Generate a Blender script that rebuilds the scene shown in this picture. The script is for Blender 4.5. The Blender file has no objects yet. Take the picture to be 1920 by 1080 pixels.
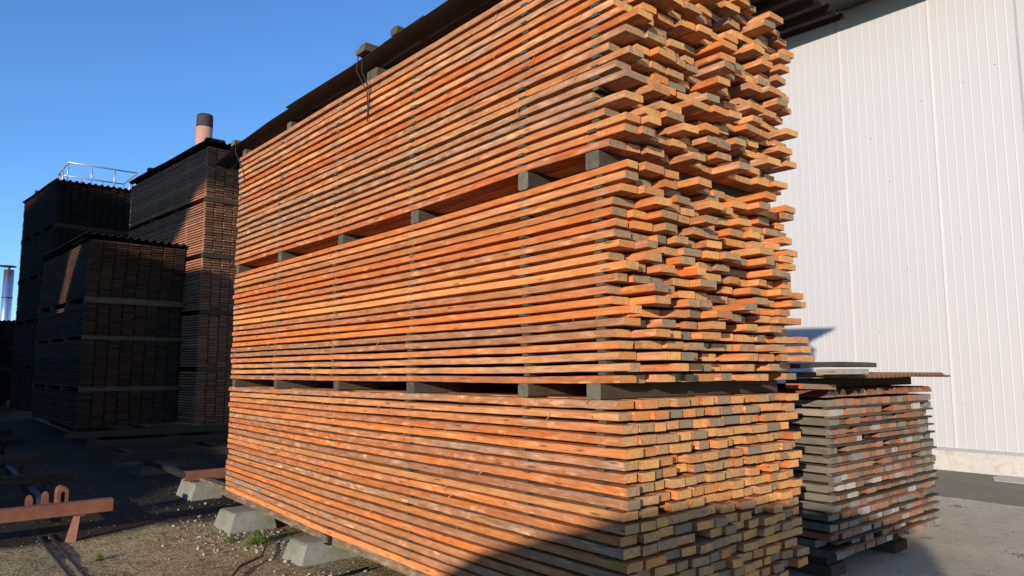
import bpy, math, random
import numpy as np
from mathutils import Vector
R = math.radians
scene = bpy.context.scene
col = scene.collection
rng = random.Random(7)

# ------------------------------------------------------------------ camera
cam_d = bpy.data.cameras.new('camera'); cam = bpy.data.objects.new('camera', cam_d); col.objects.link(cam)
cam.location = (0, 0, 1.6)
cam.rotation_euler = (R(90 + 6.326), 0, R(-40.1))
cam_d.sensor_width = 36; cam_d.lens = 36 * 1344 / 1920
cam_d.clip_start = 0.05; cam_d.clip_end = 3000
scene.camera = cam

# ------------------------------------------------------------------ light
SUN_EL = 11.76
TO_SUN = Vector((-7.58, -3.8, 1.765)).normalized()
w = bpy.data.worlds.new('World'); scene.world = w; w.use_nodes = True
nt = w.node_tree; bg = nt.nodes['Background']
sky = nt.nodes.new('ShaderNodeTexSky'); sky.sky_type = 'NISHITA'; sky.sun_disc = False
sky.sun_elevation = R(SUN_EL); sky.sun_rotation = math.atan2(TO_SUN.x, TO_SUN.y)
sky.air_density = 1.0; sky.dust_density = 0.0; sky.ozone_density = 3.0; sky.altitude = 200
gain = nt.nodes.new('ShaderNodeMix'); gain.data_type = 'RGBA'; gain.blend_type = 'MULTIPLY'; gain.inputs[0].default_value = 1
gain.inputs[7].default_value = (.86, 1.2, 1.62, 1)      # white balance of the clear winter sky
nt.links.new(sky.outputs[0], gain.inputs[6]); nt.links.new(gain.outputs[2], bg.inputs[0]); bg.inputs[1].default_value = 0.146
sd = bpy.data.lights.new('sun', 'SUN'); sun = bpy.data.objects.new('sun', sd); col.objects.link(sun)
sd.energy = 5.0; sd.angle = R(0.53); sd.color = (1.0, 0.885, 0.74)
sun.rotation_euler = TO_SUN.to_track_quat('Z', 'Y').to_euler()
scene.view_settings.view_transform = 'Standard'; scene.view_settings.look = 'None'
scene.view_settings.exposure = 0.0; scene.view_settings.gamma = 1

# ------------------------------------------------------------------ materials
def mat(name):
    m = bpy.data.materials.new(name); m.use_nodes = True
    n = m.node_tree.nodes; return m, n, m.node_tree.links, n['Principled BSDF']
def nd(n, t, **k):
    o = n.new(t)
    for a, v in k.items():
        if a in o.inputs: o.inputs[a].default_value = v
        else: setattr(o, a, v)
    return o
def mix(n, l, fac, a, b, blend='MIX'):
    o = n.new('ShaderNodeMix'); o.data_type = 'RGBA'; o.blend_type = blend
    for i, v in ((0, fac), (6, a), (7, b)):
        if isinstance(v, (int, float)): o.inputs[i].default_value = v
        elif isinstance(v, tuple): o.inputs[i].default_value = (*v, 1)
        else: l.new(v, o.inputs[i])
    return o.outputs[2]
def mth(n, l, op, a, b=None, c=None, clamp=False):
    o = n.new('ShaderNodeMath'); o.operation = op; o.use_clamp = clamp
    for i, v in enumerate((a, b, c)):
        if v is None: continue
        if isinstance(v, (int, float)): o.inputs[i].default_value = v
        else: l.new(v, o.inputs[i])
    return o.outputs[0]
def rng_map(n, l, v, a, b, c=0.0, d=1.0):
    o = n.new('ShaderNodeMapRange'); l.new(v, o.inputs[0])
    for i, x in enumerate((a, b, c, d)): o.inputs[i + 1].default_value = x
    return o.outputs[0]

def wood_mat(name, cols, grey, end_a, end_b, weather_amt=1.0, rough=.75, stains=0.0, sawn=1.0, axis='Y', pales=1.0, ends4=False, spec=.25):
    """sawn timber whose grain runs along local Y; rnd/wth are per-board attributes"""
    m, n, l, b = mat(name)
    tc = nd(n, 'ShaderNodeTexCoord'); at = nd(n, 'ShaderNodeAttribute', attribute_name='rnd'); aw = nd(n, 'ShaderNodeAttribute', attribute_name='wth')
    rv, wv = at.outputs['Fac'], aw.outputs['Fac']
    off = nd(n, 'ShaderNodeCombineXYZ')
    l.new(mth(n, l, 'MULTIPLY', rv, 37.0), off.inputs[0]); l.new(mth(n, l, 'MULTIPLY', rv, 91.0), off.inputs[1]); l.new(mth(n, l, 'MULTIPLY', rv, 53.0), off.inputs[2])
    ad = nd(n, 'ShaderNodeVectorMath', operation='ADD'); l.new(tc.outputs['Object'], ad.inputs[0]); l.new(off.outputs[0], ad.inputs[1])
    P = ad.outputs[0]
    if axis == 'X':
        sw = nd(n, 'ShaderNodeSeparateXYZ'); cb = nd(n, 'ShaderNodeCombineXYZ'); l.new(P, sw.inputs[0])
        l.new(sw.outputs[0], cb.inputs[1]); l.new(sw.outputs[1], cb.inputs[0]); l.new(sw.outputs[2], cb.inputs[2]); P = cb.outputs[0]
    def mp(sx, sy, sz):
        o = nd(n, 'ShaderNodeMapping'); o.inputs['Scale'].default_value = (sx, sy, sz); l.new(P, o.inputs[0]); return o.outputs[0]
    streak = nd(n, 'ShaderNodeTexNoise', Scale=1.0, Detail=5.0, Roughness=.65); l.new(mp(90, 3, 90), streak.inputs['Vector'])
    patch = nd(n, 'ShaderNodeTexNoise', Scale=1.0, Detail=3.0, Roughness=.6); l.new(mp(8, 2.2, 8), patch.inputs['Vector'])
    fig = nd(n, 'ShaderNodeTexWave', wave_type='BANDS', bands_direction='Z', Scale=1.0, Distortion=9.0, Detail=2.0); fig.inputs['Detail Scale'].default_value = 1.2; l.new(mp(30, 3.2, 30), fig.inputs['Vector'])
    saw = nd(n, 'ShaderNodeTexWave', wave_type='BANDS', bands_direction='Y', Scale=1.0, Distortion=1.5, Detail=1.0); l.new(mp(2, 32, 4), saw.inputs['Vector'])
    vor = nd(n, 'ShaderNodeTexVoronoi', Scale=1.0); l.new(mp(14, 4.5, 14), vor.inputs['Vector'])
    cr = nd(n, 'ShaderNodeValToRGB'); e = cr.color_ramp.elements
    while len(e) < len(cols): e.new(.5)
    for i, c in enumerate(cols): e[i].position = i / (len(cols) - 1); e[i].color = (*c, 1)
    rr = mth(n, l, 'FRACT', mth(n, l, 'MULTIPLY', rv, 7.31)); l.new(rr, cr.inputs[0])
    base = cr.outputs[0]
    vv = mth(n, l, 'FRACT', mth(n, l, 'MULTIPLY', rv, 17.9)); vr = nd(n, 'ShaderNodeCombineColor')
    val = rng_map(n, l, vv, 0, 1, .74, 1.08)
    for q_ in range(3): l.new(val, vr.inputs[q_])
    base = mix(n, l, 1.0, base, vr.outputs[0], 'MULTIPLY')
    s = rng_map(n, l, streak.outputs[0], .35, .65)
    dark = mix(n, l, 1.0, base, (.62, .5, .42), 'MULTIPLY')
    c = mix(n, l, mth(n, l, 'MULTIPLY', s, .55), base, dark)
    figm = mth(n, l, 'MULTIPLY', rng_map(n, l, fig.outputs[0], .3, .9), rng_map(n, l, patch.outputs[0], .45, .62, 0, .6))
    c = mix(n, l, figm, c, mix(n, l, 1.0, base, (.75, .42, .3), 'MULTIPLY'))
    sawm = mth(n, l, 'MULTIPLY', saw.outputs[0], rng_map(n, l, mth(n, l, 'FRACT', mth(n, l, 'MULTIPLY', rv, 13.7)), .3, 1, 0, .3 * sawn))
    c = mix(n, l, sawm, c, mix(n, l, 1.0, base, (.66, .62, .6), 'MULTIPLY'))
    chip = nd(n, 'ShaderNodeTexNoise', Scale=1.0, Detail=6.0, Roughness=.8); l.new(mp(55, 16, 55), chip.inputs['Vector'])
    pd = mth(n, l, 'ADD', vor.outputs['Distance'], mth(n, l, 'MULTIPLY', mth(n, l, 'SUBTRACT', chip.outputs[0], .5), 1.1))
    pale = mth(n, l, 'MULTIPLY', rng_map(n, l, pd, .26, .10), rng_map(n, l, wv, .1, .9, .25 * pales, .8 * pales))
    pcol = tuple(min(1, x * 1.25 + .12) for x in cols[-1])
    c = mix(n, l, pale, c, pcol)
    gm = mth(n, l, 'MULTIPLY', rng_map(n, l, mth(n, l, 'ADD', mth(n, l, 'MULTIPLY', patch.outputs[0], .7), mth(n, l, 'MULTIPLY', streak.outputs[0], .3)), .40, .60), mth(n, l, 'MULTIPLY', wv, weather_amt), None, True)
    gcol = mix(n, l, s, grey, tuple(x * .6 for x in grey))
    c = mix(n, l, gm, c, gcol)
    mot = nd(n, 'ShaderNodeTexNoise', Scale=1.0, Detail=5.0, Roughness=.7); l.new(mp(34, 7, 34), mot.inputs['Vector'])
    ml = mth(n, l, 'MULTIPLY', rng_map(n, l, mot.outputs[0], .52, .68), rng_map(n, l, wv, 0, 1, .25, .85))
    md = mth(n, l, 'MULTIPLY', rng_map(n, l, mot.outputs[0], .48, .32), rng_map(n, l, wv, 0, 1, .45, .8))
    c = mix(n, l, md, c, mix(n, l, 1.0, c, (.55, .44, .36), 'MULTIPLY'))
    if pales: c = mix(n, l, ml, c, mix(n, l, .5, c, (.92, .62, .42)))
    sm = nd(n, 'ShaderNodeTexNoise', Scale=1.0, Detail=4.0, Roughness=.7); l.new(mp(10, 1.6, 10), sm.inputs['Vector'])
    c = mix(n, l, rng_map(n, l, sm.outputs[0], .66, .78, 0, .7), c, (.13, .085, .05))
    # small dark knots
    v2 = nd(n, 'ShaderNodeTexVoronoi', Scale=1.0); l.new(mp(22, 3.3, 22), v2.inputs['Vector'])
    c = mix(n, l, rng_map(n, l, v2.outputs['Distance'], .17, .08, 0, .75), c, (.10, .045, .02))
    # sawn ends (local +-Y): end grain, some greyed
    sp = nd(n, 'ShaderNodeSeparateXYZ'); l.new(tc.outputs['Normal'], sp.inputs[0])
    isend = rng_map(n, l, mth(n, l, 'ABSOLUTE', sp.outputs[0 if axis == 'X' else 1]), .7, .9)
    en = nd(n, 'ShaderNodeTexNoise', Scale=28.0, Detail=4.0, Roughness=.7); l.new(P, en.inputs['Vector'])
    er = mth(n, l, 'ADD', mth(n, l, 'MULTIPLY', mth(n, l, 'FRACT', mth(n, l, 'MULTIPLY', rv, 23.3)), .9), mth(n, l, 'MULTIPLY', mth(n, l, 'SUBTRACT', en.outputs[0], .5), 1.6), None, True)
    ec = mix(n, l, er, end_a, end_b)
    if ends4:
        r4 = mth(n, l, 'FRACT', mth(n, l, 'MULTIPLY', rv, 41.9))
        ec = mix(n, l, rng_map(n, l, r4, .85, .87, 0, .75), ec, mix(n, l, en.outputs[0], (.16, .15, .10), (.30, .26, .18)))
        ec = mix(n, l, rng_map(n, l, r4, .20, .18, 0, .6), ec, (.72, .26, .07))
        e2 = nd(n, 'ShaderNodeTexNoise', Scale=70.0, Detail=3.0, Roughness=.8); l.new(P, e2.inputs['Vector'])
        ec = mix(n, l, rng_map(n, l, e2.outputs[0], .5, .35, 0, .6), ec, mix(n, l, 1.0, ec, (.5, .42, .36), 'MULTIPLY'))
    c = mix(n, l, isend, c, ec)
    if stains:
        st = nd(n, 'ShaderNodeTexNoise', Scale=9.0, Detail=4.0); l.new(P, st.inputs['Vector'])
        c = mix(n, l, rng_map(n, l, st.outputs[0], .5, .68, 0, stains), c, (.09, .085, .07))
    l.new(c, b.inputs['Base Color']); b.inputs['Roughness'].default_value = rough; b.inputs['Specular IOR Level'].default_value = spec
    bp = nd(n, 'ShaderNodeBump', Strength=.45, Distance=.004)
    hsum = mth(n, l, 'ADD', streak.outputs[0], mth(n, l, 'MULTIPLY', saw.outputs[0], .25 * sawn)); hsum = mth(n, l, 'ADD', hsum, mth(n, l, 'MULTIPLY', en.outputs[0], .5))
    l.new(hsum, bp.inputs['Height']); l.new(bp.outputs[0], b.inputs['Normal'])
    return m

LARCH = wood_mat('sawn_larch', [(.60, .15, .028), (.82, .32, .085), (.70, .205, .040), (.46, .20, .085), (.84, .38, .13), (.74, .215, .042), (.52, .25, .12), (.80, .27, .06)], (.45, .28, .17), (.88, .42, .125), (.34, .235, .14), ends4=True, pales=1.3)
SPACER = wood_mat('dark_spacer_wood', [(.085, .062, .04), (.12, .088, .058), (.05, .038, .027)], (.12, .105, .08), (.1, .085, .06), (.06, .052, .04), axis='X', pales=0, spec=.05, rough=.95)
BEARER = wood_mat('grey_bearer_wood', [(.10, .08, .055), (.15, .115, .075), (.075, .062, .045)], (.12, .105, .08), (.17, .15, .11), (.07, .065, .05), axis='X', pales=0, spec=.05, rough=.95)
OLDWOOD = wood_mat('weathered_plank_wood', [(.46, .12, .05), (.34, .17, .10), (.52, .15, .055), (.40, .13, .06)], (.27, .22, .17), (.46, .26, .15), (.20, .11, .07), stains=.25, pales=0, weather_amt=.5)
PALEOLD = wood_mat('pale_plank_wood', [(.40, .34, .27), (.46, .38, .30)], (.33, .33, .28), (.60, .52, .43), (.42, .36, .29), stains=.3, pales=0)
GREENOLD = wood_mat('green_grey_plank_wood', [(.19, .175, .135), (.23, .205, .155)], (.18, .17, .13), (.33, .30, .23), (.22, .20, .155), stains=.4, pales=0)
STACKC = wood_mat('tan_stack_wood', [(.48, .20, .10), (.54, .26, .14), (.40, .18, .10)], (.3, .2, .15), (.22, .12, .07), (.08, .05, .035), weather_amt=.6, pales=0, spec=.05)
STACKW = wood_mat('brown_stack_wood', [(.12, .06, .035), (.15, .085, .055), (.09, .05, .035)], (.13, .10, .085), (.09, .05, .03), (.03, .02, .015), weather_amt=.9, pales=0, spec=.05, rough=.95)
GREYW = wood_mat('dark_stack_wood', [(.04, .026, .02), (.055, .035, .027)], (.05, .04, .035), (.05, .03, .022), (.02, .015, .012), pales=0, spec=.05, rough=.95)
DARKBEAM = wood_mat('dark_beam_wood', [(.06, .045, .03), (.08, .06, .04)], (.07, .06, .05), (.06, .045, .03), (.04, .03, .02), axis='X', pales=0, spec=.05, rough=.95)  # old beam wood, darkened further to carry the shade it lies in
BANDW = wood_mat('tan_bearer_wood', [(.12, .075, .045), (.15, .095, .06)], (.1, .08, .06), (.1, .07, .05), (.06, .045, .03), axis='X', pales=0)

def metal_sheet(name, c1, c2, c3, rough=.6, met=0.0, sc=3.0):
    m, n, l, b = mat(name); tc = nd(n, 'ShaderNodeTexCoord')
    a = nd(n, 'ShaderNodeTexNoise', Scale=sc, Detail=6.0, Roughness=.65); l.new(tc.outputs['Object'], a.inputs['Vector'])
    d = nd(n, 'ShaderNodeTexNoise', Scale=sc * 9, Detail=5.0, Roughness=.7); l.new(tc.outputs['Object'], d.inputs['Vector'])
    c = mix(n, l, rng_map(n, l, a.outputs[0], .4, .62), c1, c2); c = mix(n, l, rng_map(n, l, d.outputs[0], .55, .7), c, c3)
    l.new(c, b.inputs['Base Color']); b.inputs['Metallic'].default_value = met
    l.new(rng_map(n, l, d.outputs[0], .3, .7, rough - .15, rough + .15), b.inputs['Roughness'])
    bp = nd(n, 'ShaderNodeBump', Strength=.25, Distance=.004); l.new(d.outputs[0], bp.inputs['Height']); l.new(bp.outputs[0], b.inputs['Normal'])
    return m
DARKSHEET = metal_sheet('dark_roof_sheet', (.02, .015, .013), (.032, .022, .018), (.06, .035, .025))
RUST = metal_sheet('rusty_steel', (.17, .065, .036), (.24, .095, .052), (.10, .042, .028), .75, 0, 5)
RUSTSHEET = metal_sheet('rusty_sheet', (.27, .12, .06), (.20, .10, .06), (.36, .22, .15), .8, 0, 6)
BLACKSHEET = metal_sheet('black_sheet', (.03, .03, .028), (.05, .045, .04), (.08, .075, .07))
SOFFIT = metal_sheet('soffit_grey', (.045, .045, .047), (.05, .05, .052), (.055, .055, .055), .6)
GALV = metal_sheet('galvanised_steel', (.45, .46, .47), (.55, .56, .57), (.38, .38, .38), .45, .6)
FLUE = metal_sheet('polished_steel', (.75, .76, .78), (.8, .8, .82), (.7, .7, .7), .28, .95)
TERRA = metal_sheet('chimney_render', (.52, .27, .17), (.58, .31, .2), (.45, .22, .14), .85)
SOOT = metal_sheet('chimney_soot', (.035, .03, .028), (.05, .045, .04), (.06, .05, .04), .85)
BRICK = metal_sheet('brown_wall', (.16, .08, .06), (.2, .1, .07), (.12, .07, .05), .9)
WIRE = metal_sheet('black_wire', (.02, .015, .012), (.03, .02, .015), (.05, .03, .02), .7)
FLASH = metal_sheet('grey_flashing', (.36, .35, .36), (.4, .39, .4), (.33, .33, .34), .5)

def concrete(name, base, dk, lt, moss=None, sc=1.0):
    m, n, l, b = mat(name); tc = nd(n, 'ShaderNodeTexCoord'); O = tc.outputs['Object']
    a = nd(n, 'ShaderNodeTexNoise', Scale=1.3 * sc, Detail=6.0, Roughness=.6); l.new(O, a.inputs['Vector'])
    d = nd(n, 'ShaderNodeTexNoise', Scale=45 * sc, Detail=4.0, Roughness=.7); l.new(O, d.inputs['Vector'])
    v = nd(n, 'ShaderNodeTexVoronoi', Scale=16 * sc); l.new(O, v.inputs['Vector'])
    c = mix(n, l, rng_map(n, l, a.outputs[0], .35, .65), base, dk)
    c = mix(n, l, rng_map(n, l, d.outputs[0], .5, .75, 0, .6), c, lt)
    c = mix(n, l, rng_map(n, l, d.outputs[0], .45, .3, 0, .6), c, dk)
    c = mix(n, l, rng_map(n, l, v.outputs['Distance'], .12, .06, 0, .5), c, lt)
    k3 = nd(n, 'ShaderNodeTexNoise', Scale=9 * sc, Detail=8.0, Roughness=.8); l.new(O, k3.inputs['Vector'])
    c = mix(n, l, rng_map(n, l, k3.outputs[0], .50, .38, 0, .55), c, mix(n, l, 1.0, c, (.62, .60, .55), 'MULTIPLY'))
    k4 = nd(n, 'ShaderNodeTexNoise', Scale=2.2 * sc, Detail=4.0, Roughness=.6); l.new(O, k4.inputs['Vector'])
    c = mix(n, l, rng_map(n, l, k4.outputs[0], .67, .73, 0, .6), c, mix(n, l, 1.0, c, (.45, .40, .33), 'MULTIPLY'))
    if moss:
        g = nd(n, 'ShaderNodeTexNoise', Scale=4.0 * sc, Detail=5.0, Roughness=.7); l.new(O, g.inputs['Vector'])
        c = mix(n, l, rng_map(n, l, g.outputs[0], .52, .68, 0, .6), c, moss)
    l.new(c, b.inputs['Base Color']); b.inputs['Roughness'].default_value = .9; b.inputs['Specular IOR Level'].default_value = .2
    bp = nd(n, 'ShaderNodeBump', Strength=.5, Distance=.006); l.new(d.outputs[0], bp.inputs['Height']); l.new(bp.outputs[0], b.inputs['Normal'])
    return m
YARD = concrete('yard_concrete', (.54, .46, .335), (.44, .375, .27), (.68, .60, .46))
STRIP = concrete('asphalt_strip', (.25, .225, .155), (.20, .182, .125), (.31, .28, .20))
PLINTH = concrete('pale_plinth', (.56, .52, .47), (.54, .50, .455), (.585, .55, .50))
BLOCKC = concrete('mossy_concrete', (.27, .27, .22), (.21, .21, .17), (.34, .33, .28), (.13, .15, .05), 1.0)
PEB = concrete('pebble_stone', (.30, .26, .22), (.16, .14, .12), (.48, .44, .4))

SHADEBLOCK = concrete('shaded_concrete', (.09, .085, .065), (.06, .055, .04), (.14, .13, .1))  # darker copy of the block concrete, shade painted into its colour
def dirt_mat():
    m, n, l, b = mat('yard_dirt'); tc = nd(n, 'ShaderNodeTexCoord'); O = tc.outputs['Object']
    a = nd(n, 'ShaderNodeTexNoise', Scale=.9, Detail=6.0, Roughness=.62); l.new(O, a.inputs['Vector'])
    d = nd(n, 'ShaderNodeTexNoise', Scale=38.0, Detail=5.0, Roughness=.75); l.new(O, d.inputs['Vector'])
    v = nd(n, 'ShaderNodeTexVoronoi', Scale=42.0); l.new(O, v.inputs['Vector'])
    g = nd(n, 'ShaderNodeTexNoise', Scale=2.3, Detail=6.0, Roughness=.75); l.new(O, g.inputs['Vector'])
    c = mix(n, l, rng_map(n, l, a.outputs[0], .38, .6), (.43, .36, .18), (.25, .20, .10))
    c = mix(n, l, rng_map(n, l, d.outputs[0], .45, .7, 0, .7), c, (.56, .48, .28))
    vs = nd(n, 'ShaderNodeSeparateColor'); l.new(v.outputs['Color'], vs.inputs[0])
    dd = nd(n, 'ShaderNodeTexNoise', Scale=14.0, Detail=8.0, Roughness=.85); l.new(O, dd.inputs['Vector'])
    c = mix(n, l, rng_map(n, l, dd.outputs[0], .52, .40, 0, .8), c, (.10, .075, .035))
    st = mth(n, l, 'MULTIPLY', rng_map(n, l, v.outputs['Distance'], .42, .3), rng_map(n, l, vs.outputs[0], .62, .85, 0, .75))
    c = mix(n, l, st, c, (.66, .58, .43))
    c = mix(n, l, rng_map(n, l, g.outputs[0], .56, .68, 0, .7), c, (.16, .155, .04))
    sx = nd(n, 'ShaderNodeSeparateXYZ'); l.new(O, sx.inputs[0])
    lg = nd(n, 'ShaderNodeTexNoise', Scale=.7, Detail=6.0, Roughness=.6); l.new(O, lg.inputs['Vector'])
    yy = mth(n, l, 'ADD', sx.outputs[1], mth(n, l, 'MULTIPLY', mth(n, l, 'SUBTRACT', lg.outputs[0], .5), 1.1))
    soil_shade = mix(n, l, rng_map(n, l, dd.outputs[0], .42, .62), (.028, .020, .013), (.065, .046, .03))  # near-black tone paints the shade between the stacks into the soil
    c = mix(n, l, rng_map(n, l, yy, 7.85, 8.15), c, soil_shade)  # painted shade begins across the yard, its edge wavered by noise
    l.new(c, b.inputs['Base Color']); b.inputs['Roughness'].default_value = .92; b.inputs['Specular IOR Level'].default_value = .15
    hh = mth(n, l, 'SUBTRACT', mth(n, l, 'ADD', d.outputs[0], mth(n, l, 'MULTIPLY', a.outputs[0], 2.0)), mth(n, l, 'MULTIPLY', v.outputs['Distance'], .7))
    bp = nd(n, 'ShaderNodeBump', Strength=.9, Distance=.012); l.new(hh, bp.inputs['Height']); l.new(bp.outputs[0], b.inputs['Normal'])
    return m
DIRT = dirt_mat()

def clad_mat():
    m, n, l, b = mat('white_cladding'); tc = nd(n, 'ShaderNodeTexCoord'); O = tc.outputs['Object']
    mp = nd(n, 'ShaderNodeMapping'); mp.inputs['Scale'].default_value = (1, 2.5, .12); l.new(O, mp.inputs[0])
    a = nd(n, 'ShaderNodeTexNoise', Scale=1.0, Detail=4.0); l.new(mp.outputs[0], a.inputs['Vector'])
    c = mix(n, l, a.outputs[0], (.505, .49, .485), (.535, .515, .505))
    l.new(c, b.inputs['Base Color']); b.inputs['Roughness'].default_value = .5
    return m
CLAD = clad_mat()
def leaf_mat():
    m, n, l, b = mat('weed_leaf'); b.inputs['Base Color'].default_value = (.12, .2, .03, 1); b.inputs['Roughness'].default_value = .6
    b.inputs['Transmission Weight'].default_value = 0.0
    tc = nd(n, 'ShaderNodeTexCoord'); a = nd(n, 'ShaderNodeTexNoise', Scale=20.0); l.new(tc.outputs['Object'], a.inputs['Vector'])
    l.new(mix(n, l, a.outputs[0], (.08, .14, .02), (.2, .27, .06)), b.inputs['Base Color'])
    return m
LEAF = leaf_mat()
def paint_mat():
    m, n, l, b = mat('blue_paint'); b.inputs['Base Color'].default_value = (.16, .33, .45, 1); b.inputs['Roughness'].default_value = .8; return m
PAINT = paint_mat()

# ------------------------------------------------------------------ mesh builder
class MB:
    def __init__(s): s.v = []; s.f = []; s.r = []; s.w = []; s.sm = []
    def add(s, vs, fs, rnd=.5, wth=.5, smooth=False):
        k = len(s.v); s.v += [tuple(p) for p in vs]
        for f in fs: s.f.append([i + k for i in f]); s.r.append(rnd); s.w.append(wth); s.sm.append(smooth)
    def box(s, x0, x1, y0, y1, z0, z1, rnd=None, wth=.5, ch=0.0):
        rnd = rng.random() if rnd is None else rnd
        vs = [(x0, y0, z0), (x1, y0, z0), (x1, y1, z0), (x0, y1, z0), (x0, y0, z1), (x1, y0, z1), (x1, y1, z1), (x0, y1, z1)]
        if ch:   # chamfer along X-running edges (beam along X)
            c = ch; pr = [(y0 + c, z0), (y1 - c, z0), (y1, z0 + c), (y1, z1 - c), (y1 - c, z1), (y0 + c, z1), (y0, z1 - c), (y0, z0 + c)]
            vs = [(x0, a, b) for a, b in pr] + [(x1, a, b) for a, b in pr]
            fs = [list(range(7, -1, -1)), list(range(8, 16))] + [[i, (i + 1) % 8, 8 + (i + 1) % 8, 8 + i] for i in range(8)]
            s.add(vs, [f[::-1] for f in fs], rnd, wth); return
        s.add(vs, [(0, 3, 2, 1), (4, 5, 6, 7), (0, 1, 5, 4), (2, 3, 7, 6), (1, 2, 6, 5), (3, 0, 4, 7)], rnd, wth)
    def loft(s, rings, rnd=.5, wth=.5, smooth=False, cap=True):
        k = len(rings[0]); vs = [p for r_ in rings for p in r_]; fs = []
        for i in range(len(rings) - 1):
            for j in range(k): a = i * k + j; b2 = i * k + (j + 1) % k; fs.append((a, b2, b2 + k, a + k))
        if cap: fs.append(tuple(range(k - 1, -1, -1))); fs.append(tuple((len(rings) - 1) * k + j for j in range(k)))
        s.add(vs, fs, rnd, wth, smooth)
    def tube(s, pts, rad, n=8, rnd=.5):
        rings = []; P = [Vector(p) for p in pts]
        for i, p in enumerate(P):
            d = (P[min(i + 1, len(P) - 1)] - P[max(i - 1, 0)]).normalized()
            up = Vector((0, 0, 1)) if abs(d.z) < .9 else Vector((1, 0, 0)); a = d.cross(up).normalized(); b = d.cross(a)
            r_ = rad[i] if isinstance(rad, (list, tuple)) else rad
            rings.append([p + a * r_ * math.cos(2 * math.pi * j / n) + b * r_ * math.sin(2 * math.pi * j / n) for j in range(n)])
        s.loft(rings, rnd, smooth=True)
    def build(s, name, m, parent=None, origin=None, rotz=0.0):
        me = bpy.data.meshes.new(name); v = np.array(s.v, dtype=float)
        if origin is None: origin = (0, 0, 0)
        v = v - np.array(origin); me.from_pydata(v.tolist(), [], s.f); me.materials.append(m)
        for an, vals in (('rnd', s.r), ('wth', s.w)):
            at = me.attributes.new(an, 'FLOAT', 'FACE'); at.data.foreach_set('value', vals)
        me.polygons.foreach_set('use_smooth', s.sm)
        o = bpy.data.objects.new(name, me); col.objects.link(o); o.location = origin; o.rotation_euler.z = rotz
        if parent: o.parent = parent; 
        return o
def tag(o, label=None, cat=None, group=None, kind=None):
    if label: o['label'] = label
    if cat: o['category'] = cat
    if group: o['group'] = group
    if kind: o['kind'] = kind
    return o
def empty(name, loc, label, cat, group=None, rz=0):
    o = bpy.data.objects.new(name, None); col.objects.link(o); o.location = loc; o.rotation_euler.z = rz
    return tag(o, label, cat, group)
ORD = ['first', 'second', 'third', 'fourth', 'fifth', 'sixth', 'seventh', 'eighth', 'ninth', 'tenth', 'eleventh', 'twelfth', 'thirteenth', 'fourteenth', 'fifteenth', 'sixteenth', 'seventeenth', 'eighteenth', 'nineteenth', 'twentieth']

# ------------------------------------------------------------------ ground and paving
def grid_axis(parts):
    out = []
    for a, b, n in parts: out += list(np.linspace(a, b, n, endpoint=False))
    return out + [parts[-1][1]]
gx = grid_axis([(-900, -60, 6), (-60, -6, 8), (-6, 6, 150), (6, 60, 8), (60, 900, 6)])
gy = grid_axis([(-900, -40, 6), (-40, 3, 8), (3, 16, 160), (16, 80, 12), (80, 1200, 6)])
from mathutils import noise as mn
g = MB(); vs = []
for y in gy:
    for x in gx:
        z = 0.0
        if -6 <= x <= 4.6 and 3 <= y <= 16:
            z = .022 * mn.noise(Vector((x * 1.1, y * 1.1, 0))) + .010 * mn.noise(Vector((x * 5, y * 5, 3))) + .005 * mn.noise(Vector((x * 13, y * 13, 7)))
            e = min(1, (4.6 - x) / .5, (x + 6) / .5, (y - 3) / .5, (16 - y) / .5); z *= max(0, e)
        vs.append((x, y, z))
nx = len(gx); fs = [(j * nx + i, j * nx + i + 1, (j + 1) * nx + i + 1, (j + 1) * nx + i) for j in range(len(gy) - 1) for i in range(nx - 1)]
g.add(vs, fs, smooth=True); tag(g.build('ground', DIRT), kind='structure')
p = MB(); p.add([(4.62, -14, .006), (12.2, -14, .006), (12.2, 14, .006), (4.62, 14, .006)], [(0, 1, 2, 3)]); tag(p.build('yard_pavement', YARD), kind='structure')
# asphalt strip along the wall with a slightly ragged front edge and a thin step
p = MB(); ys = np.linspace(-14, 30, 90); fr = [9.86 + .05 * mn.noise(Vector((0, y * 1.7, 0))) + .02 * mn.noise(Vector((4, y * 9, 0))) for y in ys]
rings = [[(f, y, .0), (f, y, .022), (12.36, y, .03), (12.36, y, .0)] for f, y in zip(fr, ys)]
p.loft(rings); tag(p.build('asphalt_strip', STRIP), kind='structure')
p = MB(); p.add([(11.75, 3.50, .034), (12.1, 3.62, .036), (12.36, 3.55, .038), (12.36, 2.2, .038), (11.9, 2.1, .036), (11.7, 2.9, .034),
                 (11.75, 3.50, .0), (12.1, 3.62, .0), (12.36, 3.55, .0), (12.36, 2.2, .0), (11.9, 2.1, .0), (11.7, 2.9, .0)],
                [(0, 1, 2, 3, 4, 5), (11, 10, 9, 8, 7, 6)] + [(i, i + 6, (i + 1) % 6 + 6, (i + 1) % 6) for i in range(6)])
tag(p.build('wall_footing', PLINTH), kind='structure')

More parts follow.
